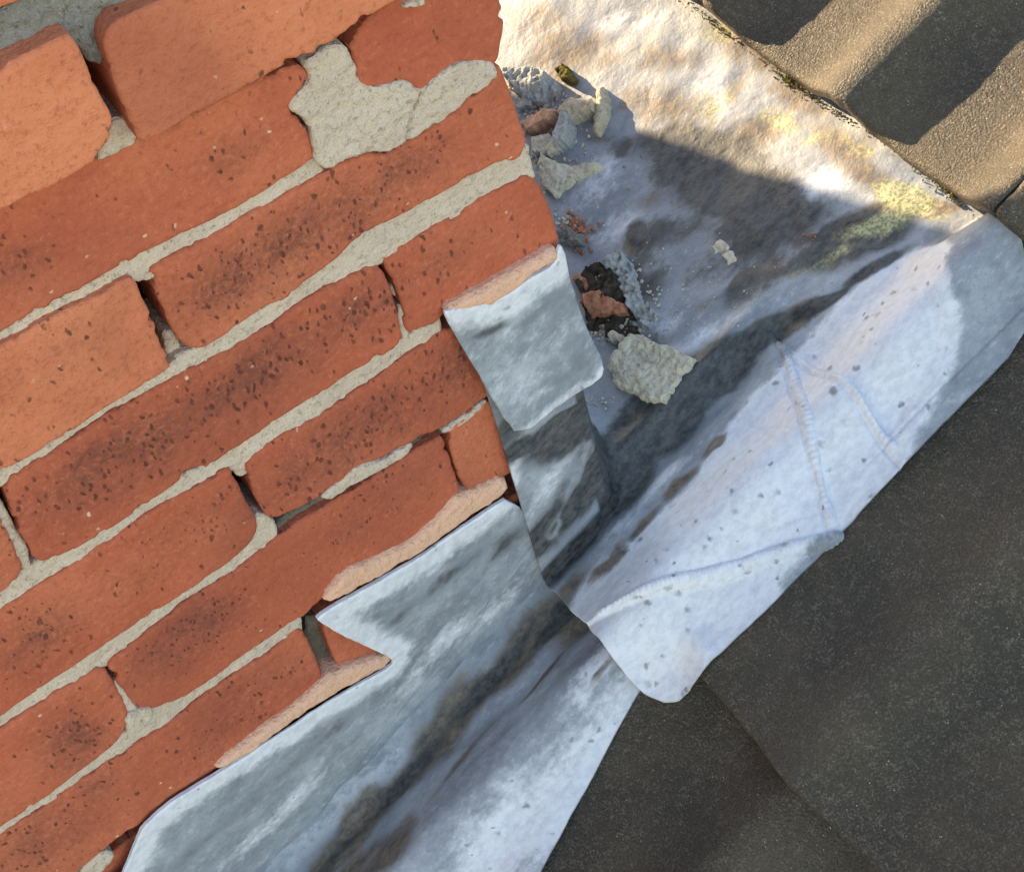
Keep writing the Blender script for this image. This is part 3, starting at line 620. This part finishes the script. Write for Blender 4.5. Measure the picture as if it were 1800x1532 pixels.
GUT = grid_sheet('lead_gutter_sheet', xx, yy, zz, st, 'large welded lead sheet of the back gutter, white weathered corner with bead seams',
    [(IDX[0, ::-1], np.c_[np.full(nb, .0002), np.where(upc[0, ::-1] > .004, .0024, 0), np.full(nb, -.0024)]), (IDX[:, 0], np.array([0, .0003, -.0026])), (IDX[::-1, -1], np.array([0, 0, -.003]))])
def weld(line, width, height, sd, taper=True):
    L = np.r_[0, np.cumsum(np.hypot(*np.diff(line, axis=0).T))]; n = int(L[-1] / .0005); t = np.linspace(0, L[-1], n)
    cx, cy = np.interp(t, L, line[:, 0]), np.interp(t, L, line[:, 1])
    k = np.ones(25) / 25; cx = np.convolve(np.pad(cx, 12, 'edge'), k, 'valid'); cy = np.convolve(np.pad(cy, 12, 'edge'), k, 'valid')
    cx = cx + .0006 * vn(t * 60, 0 * t, 0., sd); cy = cy + .0006 * vn(t * 60, 0 * t + 9, 0., sd)
    dx, dy = np.gradient(cx), np.gradient(cy); g = np.hypot(dx, dy); nx, ny = -dy / g, dx / g
    ws = np.linspace(-1, 1, 11); rip = np.abs(np.sin(t / .0034 * math.pi + 1.5 * vn(t * 90, 0 * t, 0., sd + 2)))
    wv = width * (.85 + .25 * vn(t * 45, 0 * t + 4, 0., sd + 1)) * (.9 + .1 * rip); fade = sst(0, .012, t) * sst(0, .006, L[-1] - t)
    lag = .0011 * (ws ** 2)
    X = cx[:, None] + nx[:, None] * ws * wv[:, None] - (dx / g)[:, None] * lag; Y = cy[:, None] + ny[:, None] * ws * wv[:, None] - (dy / g)[:, None] * lag
    hb = hz_upper(X, Y)[0]; Z = zline(X) + hb + (height * fade * (.80 + .20 * rip))[:, None] * (1 - ws ** 2) - .0004
    na, nb = X.shape; idx = np.arange(na * nb).reshape(na, nb)
    F = np.stack([idx[:-1, :-1], idx[1:, :-1], idx[1:, 1:], idx[:-1, 1:]], -1).reshape(-1, 4).tolist()
    sx = np.zeros((na * nb, 4)); sx[:, 0] = np.clip(Wm((X / CT + hb * ST).ravel(), Y.ravel()), 0, .95)
    return make('weld_seam', np.stack([X, Y, Z], -1).reshape(-1, 3), F, ML, GUT, attrs={'stain_shade': sx})
weld(WELD1, .0044, .0032, 61); weld(WELD2, .0046, .0034, 62); weld(rx([(1490, 680), (1535, 722), (1582, 768)], .018), .0044, .0032, 63)

# the stepped side flashing below it: what lies on the tiles, and its upstand
YO = lambda x: -.116 + (np.minimum(x, -.03) + .069) * .30
NX2, NY2 = 420, 170
V_ = np.concatenate([np.linspace(0, .93, 130, endpoint=False), np.linspace(.93, 1, 40)])
xx = np.linspace(-.52, -.030, NX2)[:, None] + 0 * V_[None, :]
yo = YO(xx); yy = yo + (-.0042 - yo) * V_[None, :]
yy = yy + .0012 * fbm(xx, 0 * xx, 26, 3, 155) * (1 - V_[None, :])
def hz_lower(x, y):
    sd = x / CT; tl = TAIL0 - GAUGE
    base = (NTAIL - .020 * (sd - tl) / GAUGE + 1.0 * roll(np.minimum(y, -.010))) / CT + .0085
    q = (x + .07) ; w1 = np.exp(-((y + .052 + .10 * q + .004 * np.sin(x * 40)) / .008) ** 2) * .0045 * sst(-.30, -.12, x)
    w2 = np.exp(-((y + .070 + .05 * q) / .006) ** 2) * .003 * sst(-.20, -.10, x)
    tr = -.004 * np.exp(-((y + .026) / .010) ** 2)
    h = base + tr - w1 - w2 + .0018 * fbm(x * .5, y * 1.3, 22, 3, 191) + .0005 * fbm(x, y, 80, 2, 192)
    h = h + .014 * np.clip((y + .016) / .0118, 0, 1) ** 2 - .003 * sst(.010, 0, y - YO(x))
    # under the end of the gutter sheet the two lie close together
    return h + .004 * sst(-.06, -.085, x) * 0 - .003 * sst(-.10, -.05, x)
hh = hz_lower(xx, yy); zz = zline(xx) + hh
ss_, yy_ = xx / CT + hh * ST, yy
Wl = blobs(Roof, .008, [(1150, 1250, 55, 190, 50, 1), (1000, 1400, 58, 230, 62, 1), (1060, 1180, 60, 90, 24, .8), (880, 1500, 58, 150, 60, .95), (640, 1400, 48, 160, 26, .6), (850, 1180, 50, 130, 22, .45), (980, 1060, 50, 70, 18, .4)])
Bl = blobs(Roof, .004, [(920, 1120, 52, 160, 36, 1.0), (780, 1280, 52, 170, 38, 1.0), (630, 1460, 52, 170, 44, .95), (1020, 1060, 58, 110, 44, 1.0), (700, 1510, 50, 110, 40, .8), (960, 1180, 55, 80, 9, .75), (1080, 1180, 62, 60, 8, .6), (830, 1330, 55, 150, 14, .55), (640, 1532, 50, 120, 40, .8)])
Dl = blobs(Roof, .004, [(985, 1060, 55, 120, 26, .95), (860, 1190, 52, 150, 18, .85), (720, 1360, 52, 170, 20, .8), (1070, 1190, 62, 50, 6, .6), (600, 1500, 52, 100, 14, .6)])
st = np.zeros(xx.shape + (4,)); st[..., 0] = Wl(ss_, yy_); st[..., 1] = Dl(ss_, yy_); st[..., 2] = Bl(ss_, yy_)
na, nb = xx.shape; IDX = np.arange(na * nb).reshape(na, nb)
STEP = grid_sheet('lead_step_flashing', xx, yy, zz, st, 'long stepped lead side flashing with brown streak, running down the slope below the welded sheet',
    [(IDX[:, 0], np.array([0, .0003, -.0026])), (IDX[-1, :], np.array([0, 0, -.0026]))])
def lead_paint(Wf, Df, Bf=None):
    def f(a, b):
        s4 = np.zeros((len(a), 4)); s4[:, 0] = Wf(a, b); s4[:, 1] = Df(a, b)
        if Bf is not None: s4[:, 2] = Bf(a, b)
        return {'stain_shade': s4}
    return f
TOPE = [(205, 1560), (232, 1500), (246, 1462), (258, 1446), (301, 1409), (378, 1362), (430, 1331), (500, 1289), (562, 1245), (624, 1208), (692, 1170), (690, 1158), (655, 1143), (611, 1122), (556, 1090), (561, 1082), (587, 1065), (665, 1022), (747, 976), (838, 910), (905, 868)]
te = Wall.un(TOPE, .005)
def edge_white(edge, wd, frame=Wall):
    def f(a, b):
        d, s1, al = seg_dist(a, b, edge); return np.clip(np.exp(-((d + .004 * fbm(a, b, 60, 3, 77)) / wd) ** 2) * 1.25, 0, 1)
    return f
ew = edge_white(te, .015)
upW = blobs(Wall, .005, [(690, 1150, 0, 26, 16, .95), (480, 1440, 45, 160, 16, .6), (880, 1060, 45, 90, 14, .5), (760, 1150, 45, 130, 20, .55)])
upD = blobs(Wall, .005, [(800, 1005, 40, 150, 20, .5), (690, 1090, 40, 110, 15, .55), (560, 1305, 42, 230, 20, .42), (420, 1420, 42, 170, 20, .42), (905, 945, 42, 90, 22, .6), (620, 1230, 42, 110, 16, .42), (330, 1500, 42, 140, 20, .42)])
poly = np.concatenate([te, [(.0, zline(0) - .0), (-.05, zline(-.05) + .004), (-.30, zline(-.30) + .004), (-.52, zline(-.52) + .004), (-.52, te[0][1] - .02)]])
poly[len(te)] = (te[-1][0] + .02, zline(te[-1][0]) + .01)
slab('upstand', poly, Wall, .005, .0025, ML, STEP, cell=.0013, rnd=.0008, px=False, rp=1, eamp=.0006, escale=120, seed=701,
     relief=lambda a, b, d: .0016 * fbm(a, b, 14, 3, 702) + .0005 * fbm(a, b, 60, 2, 703) - .0006 * np.exp(-((b - zline(a) - .030 - .12 * (a + .2)) / .0012) ** 2),
     paint=lead_paint(lambda a, b: np.maximum(ew(a, b), upW(a, b)), lambda a, b: upD(a, b) * (1 - ew(a, b))))
# the square flap that turns round the corner of the stack
FLAP = [(790, 561), (803, 556), (850, 546), (897, 529), (943, 489), (979, 470), (986, 438), (993, 436), (1004, 480), (1032, 570), (1064, 642), (1056, 668), (1000, 705), (919, 776), (890, 735), (852, 662), (815, 602)]
fl = np.concatenate([Wall.un([p], .009 + .014 * min(max((p[1] - 480) / 260., 0), 1)) for p in FLAP]); fe = fl[:6]
fw = edge_white(fl[:8], .015); fw2 = edge_white(fl[10:14], .006)
fD = blobs(Wall, .012, [(870, 590, 30, 60, 14, .75), (860, 640, 70, 50, 16, .4), (940, 640, 20, 70, 30, .25)]); fB = blobs(Wall, .012, [(1030, 690, 35, 40, 8, .6)])
FL = slab('lead_flap', fl, Wall, .007, .0024, ML, None, cell=.0011, rnd=.0008, px=False, rp=1, eamp=.0006, seed=711,
     relief=lambda a, b, d: .0011 * fbm(a, b, 26, 3, 712) + .0004 * fbm(a, b, 90, 2, 713), hfun=lambda a, b: .017 * sst(-.15, -.275, b),
     paint=lead_paint(lambda a, b: np.maximum(np.maximum(.95 * fw(a, b), .6 * fw2(a, b)), .20), lambda a, b: fD(a, b) * (1 - fw(a, b)), fB))
tag(FL, 'small square grey lead flap folded round the brick corner', 'lead flashing', 'lead sheets round the chimney')
rv = np.array([(x, y, z) for z in (-.265, -.155) for x, y in ((.0035, .012), (.0060, .012), (.0060, WID), (.0035, WID))])
o = make('return', rv, [[3, 2, 1, 0], [4, 5, 6, 7], [0, 1, 5, 4], [1, 2, 6, 5], [2, 3, 7, 6], [3, 0, 4, 7]], ML, FL, smooth=False, attrs={'stain_shade': np.zeros((8, 4))})

# ------------------------------------------------------------------ debris lying in the gutter
def nfloor(px):
    p = rx([px], .004)[0]; x = np.array([[p[0]]]); y = np.array([[p[1]]])
    return float(hz_upper(x, y)[0][0, 0]) * CT
def frag(name, poly, thick, mat, label, cat, group=None, sd=0, lift=0.0, amp=1.0, tilt=(0, 0), rnd=None, base=None, rp=0, eamp=.0022):
    thick = thick * .8; c = np.mean(poly, 0); nf = nfloor(c) if base is None else base
    h = nf + thick + lift; q = Roof.un([c], h)[0]
    o = slab(name, poly, Roof, h, thick + lift + .003, mat, None, cell=.0009, rnd=rnd or min(.0010, thick * .2), seed=sd, rp=rp, eamp=eamp, escale=190, taper=.06,
        relief=lambda a, b, d: amp * (.0045 * fbm(a, b, 75, 4, sd) + .0016 * fbm(a, b, 300, 3, sd + 1)), hfun=lambda a, b: tilt[0] * (a - q[0]) + tilt[1] * (b - q[1]))
    return tag(o, label, cat, group)
G1 = 'broken pieces fallen in the lead gutter'
frag('mortar_chunk', [(1104, 587), (1119, 586), (1140, 596), (1165, 604), (1190, 616), (1213, 628), (1207, 640), (1189, 654), (1187, 671), (1172, 690), (1165, 706), (1130, 697), (1095, 684), (1076, 670), (1067, 644), (1076, 628), (1090, 606)], .013, MF_, 'largest square pale mortar chunk lying beside the lead flap', 'mortar piece', G1, 801, amp=.9)
frag('mortar_fragment', [(884, 123), (900, 117), (930, 115), (955, 126), (977, 139), (970, 154), (957, 162), (946, 176), (925, 170), (904, 160), (893, 143)], .016, MFG, 'grey crumbly mortar lump nearest the top, against the brick corner', 'mortar piece', G1, 811, amp=1.6, tilt=(.1, .1))
frag('mortar_fragment', [(902, 170), (918, 168), (934, 176), (931, 186), (911, 191)], .007, MFG, 'tiny grey mortar bit just under the topmost grey lump', 'mortar piece', G1, 821)
frag('brick_fragment', [(914, 212), (931, 200), (952, 192), (978, 195), (969, 209), (941, 221), (923, 227)], .016, MFP, 'thin flat pale orange brick flake leaning on the chimney corner', 'brick piece', G1, 831, amp=.4, tilt=(.1, -.2))
frag('mortar_fragment', [(990, 178), (1005, 171), (1040, 178), (1040, 195), (1012, 205), (997, 213), (978, 206), (979, 196)], .012, MFT, 'tan wedge of mortar left of the upright finger shaped piece', 'mortar piece', G1, 841, amp=.7, tilt=(.15, 0))
frag('mortar_fragment', [(982, 200), (992, 196), (998, 209), (995, 231), (987, 247), (972, 252), (970, 232)], .020, MFG, 'narrow grey mortar sliver standing between the tan wedge and pale lump', 'mortar piece', G1, 851, amp=.6)
frag('mortar_fragment', [(930, 240), (962, 234), (974, 244), (979, 260), (950, 271), (934, 262)], .012, MF_, 'pale rounded mortar lump below the orange brick flake', 'mortar piece', G1, 861, amp=.8)
frag('mortar_fragment', [(944, 290), (952, 270), (964, 280), (985, 290), (1013, 289), (1046, 285), (1030, 299), (1010, 308), (997, 322), (970, 341), (952, 325)], .010, MF_, 'long pointed grey mortar shard at the chimney corner joint', 'mortar piece', G1, 871, amp=.7, tilt=(0, .1))
frag('mortar_finger', [(1044, 150), (1055, 146), (1062, 162), (1063, 195), (1055, 214), (1046, 229), (1038, 228), (1040, 205), (1044, 180)], .013, MFT, 'finger shaped tan mortar stick casting a shadow at the sunlit edge', 'mortar piece', G1, 881, amp=.5, rnd=.005)
frag('moss_lump', [(972, 118), (984, 106), (996, 114), (1006, 128), (999, 138), (980, 132)], .013, MMOSS, 'small ragged brown moss lump in the sun near the chimney corner', 'moss', None, 891, amp=2.2, rnd=.004)
frag('mortar_fillet', [(1056, 459), (1075, 444), (1095, 447), (1108, 468), (1116, 490), (1122, 520), (1152, 550), (1148, 566), (1126, 576), (1110, 552), (1096, 516), (1080, 486)], .007, MFG, 'grey crumbly ridge of old mortar bedding beside the broken brick', 'mortar piece', G1, 901, amp=2.0)
frag('shaded_dirt_pocket', [(1028, 470), (1058, 455), (1082, 484), (1100, 520), (1114, 556), (1120, 585), (1095, 600), (1045, 612), (1030, 560), (1016, 500)], .0035, MDIRT_SHADE, 'dirt hollow painted dark for its shade, around the broken red brick piece', 'dirt', None, 911, amp=1.4)  # dark patch painted for the shaded hollow under the mortar ridge
frag('brick_fragment', [(1020, 517), (1035, 510), (1050, 509), (1075, 522), (1096, 534), (1099, 549), (1058, 553), (1036, 556)], .010, MFB, 'broken red brick piece in the dark hollow beside the lead flap', 'brick piece', G1, 921, amp=.8)
frag('brick_fragment', [(1006, 482), (1020, 483), (1033, 500), (1028, 508), (1014, 510)], .008, MFB, 'small red brick corner between the flap edge and dark hollow', 'brick piece', G1, 931)
frag('pebble', [(1066, 590), (1075, 579), (1089, 586), (1086, 598), (1071, 600)], .009, MFLK, 'small pale pink pebble above the square mortar chunk', 'pebble', None, 941, amp=.6, rnd=.003)
frag('pebble', [(1096, 1018), (1102, 1013), (1103, 1022), (1098, 1030)], .004, MFLK, 'tiny pale chip lying low in the white lead near the lap', 'pebble', None, 943, amp=.4, rnd=.0015)
frag('dry_flake', [(1248, 431), (1266, 424), (1282, 427), (1278, 438), (1270, 444), (1255, 442)], .0035, MFLK, 'curled cream flake, upper of the two in mid gutter', 'dry flake', None, 951, amp=.7, tilt=(.2, .1))
frag('dry_flake', [(1268, 448), (1278, 441), (1286, 442), (1291, 456), (1278, 461)], .0035, MFLK, 'smaller cream flake, lower of the two in mid gutter', 'dry flake', None, 957, amp=.7, tilt=(-.2, .1))
frag('mortar_fragment', [(978, 402), (1000, 398), (1022, 412), (1018, 424), (985, 424)], .009, MMD, 'dark mortar bit under the orange crumbs at the corner', 'mortar piece', G1, 961)
# loose crumbs (nobody could count them)
ICO = None
def crumbs(name, spots, mat, label, sd):
    import bmesh
    rr = random.Random(sd); bm = bmesh.new(); bmesh.ops.create_icosphere(bm, subdivisions=1, radius=1.0)
    bv = np.array([v.co[:] for v in bm.verts]); bf = [[v.index for v in f.verts] for f in bm.faces]; bm.free()
    VV, FF, n = [], [], 0
    pts, rad = [], []
    for (u, v, ru, rv_, cnt, r0_, r1_) in spots:
        for _ in range(cnt): pts.append((u + rr.gauss(0, .55) * ru, v + rr.gauss(0, .55) * rv_)); rad.append(rr.uniform(r0_, r1_))
    C_ = rx(pts, .004); HZ = hz_upper(C_[:, [0]], C_[:, [1]])[0][:, 0]
    for c, hz, r in zip(C_, HZ, rad):
        k = np.array([rr.uniform(.6, 1.3) for _ in range(3)]); q = bv * k * r * (1 + .35 * np.array([rr.uniform(-1, 1) for _ in range(len(bv))])[:, None])
        VV.append(q + np.array([c[0], c[1], zline(c[0]) + hz + r * .45])); FF += [[i + n for i in f] for f in bf]; n += len(bv)
    o = make(name, np.concatenate(VV), FF, mat, None, smooth=False)
    return tag(o, label, 'crumbs', None, 'stuff')
crumbs('brick_crumbs', [(1015, 398, 25, 22, 60, .0008, .0026), (1025, 440, 14, 10, 12, .0006, .0016), (1070, 300, 80, 60, 10, .0004, .0010), (1050, 570, 40, 40, 24, .0005, .0016), (1060, 490, 22, 20, 24, .0006, .0022), (1425, 405, 10, 6, 5, .0005, .0013)], MFB, 'orange brick crumbs spilled at the chimney corner', 71)
crumbs('mortar_crumbs', [(1000, 395, 26, 20, 60, .0004, .002), (920, 175, 34, 34, 80, .0004, .0022), (985, 190, 40, 50, 90, .0003, .0018), (960, 280, 30, 40, 60, .0003, .002), (1075, 590, 40, 20, 60, .0004, .0016), (1110, 520, 60, 70, 90, .0005, .0016), (1085, 465, 18, 16, 18, .0006, .0022), (1110, 510, 14, 26, 26, .0006, .0022), (1135, 560, 16, 16, 22, .0006, .002), (960, 200, 40, 70, 60, .0006, .0018), (1010, 260, 40, 40, 30, .0004, .001), (1180, 560, 80, 60, 40, .0004, .0009), (1000, 340, 60, 40, 24, .0004, .0011), (1250, 480, 140, 90, 50, .0003, .0008), (1050, 720, 26, 10, 20, .0004, .0010)], MF_, 'pale mortar grit scattered over the lead gutter', 72)
# moss along the tail of the tiles
def moss(sd):
    import bmesh
    rr = random.Random(sd); bm = bmesh.new(); bmesh.ops.create_icosphere(bm, subdivisions=1, radius=1.0)
    bv = np.array([v.co[:] for v in bm.verts]); bf = [[v.index for v in f.verts] for f in bm.faces]; bm.free(); VV, FF, n, pts = [], [], 0, []
    for (y0, spread, cnt, r0_, r1_) in ((.13, .02, 50, .0004, .0013), (.115, .06, 90, .0003, .0009), (-.035, .012, 50, .0004, .0012), (-.02, .03, 50, .0003, .0008), (.22, .04, 60, .0003, .0010), (.06, .08, 90, .0003, .0007)):
        for _ in range(cnt):
            y = y0 + rr.gauss(0, .5) * spread; s_ = TAIL0 + GAUGE + .05 * (y + .085) - abs(rr.gauss(0, .0022)) + .003; pts.append((s_ * CT, y, rr.uniform(r0_, r1_)))
    P_ = np.array(pts); HZ = hz_upper(P_[:, [0]], P_[:, [1]])[0][:, 0]
    for (x, y, r), hz in zip(pts, HZ):
        q = bv * r * np.array([rr.uniform(.6, 1.2), rr.uniform(.6, 1.2), rr.uniform(.7, 1.6)]) * (1 + .4 * np.array([rr.uniform(-1, 1) for _ in range(len(bv))])[:, None])
        VV.append(q + np.array([x, y, zline(x) + hz + r * .6 + rr.random() * .004])); FF += [[i + n for i in f] for f in bf]; n += len(bv)
    return tag(make('moss', np.concatenate(VV), FF, MMOSS, None, smooth=False), 'yellow green moss growing along the lower edge of the tiles', 'moss', None, 'stuff')
moss(9)
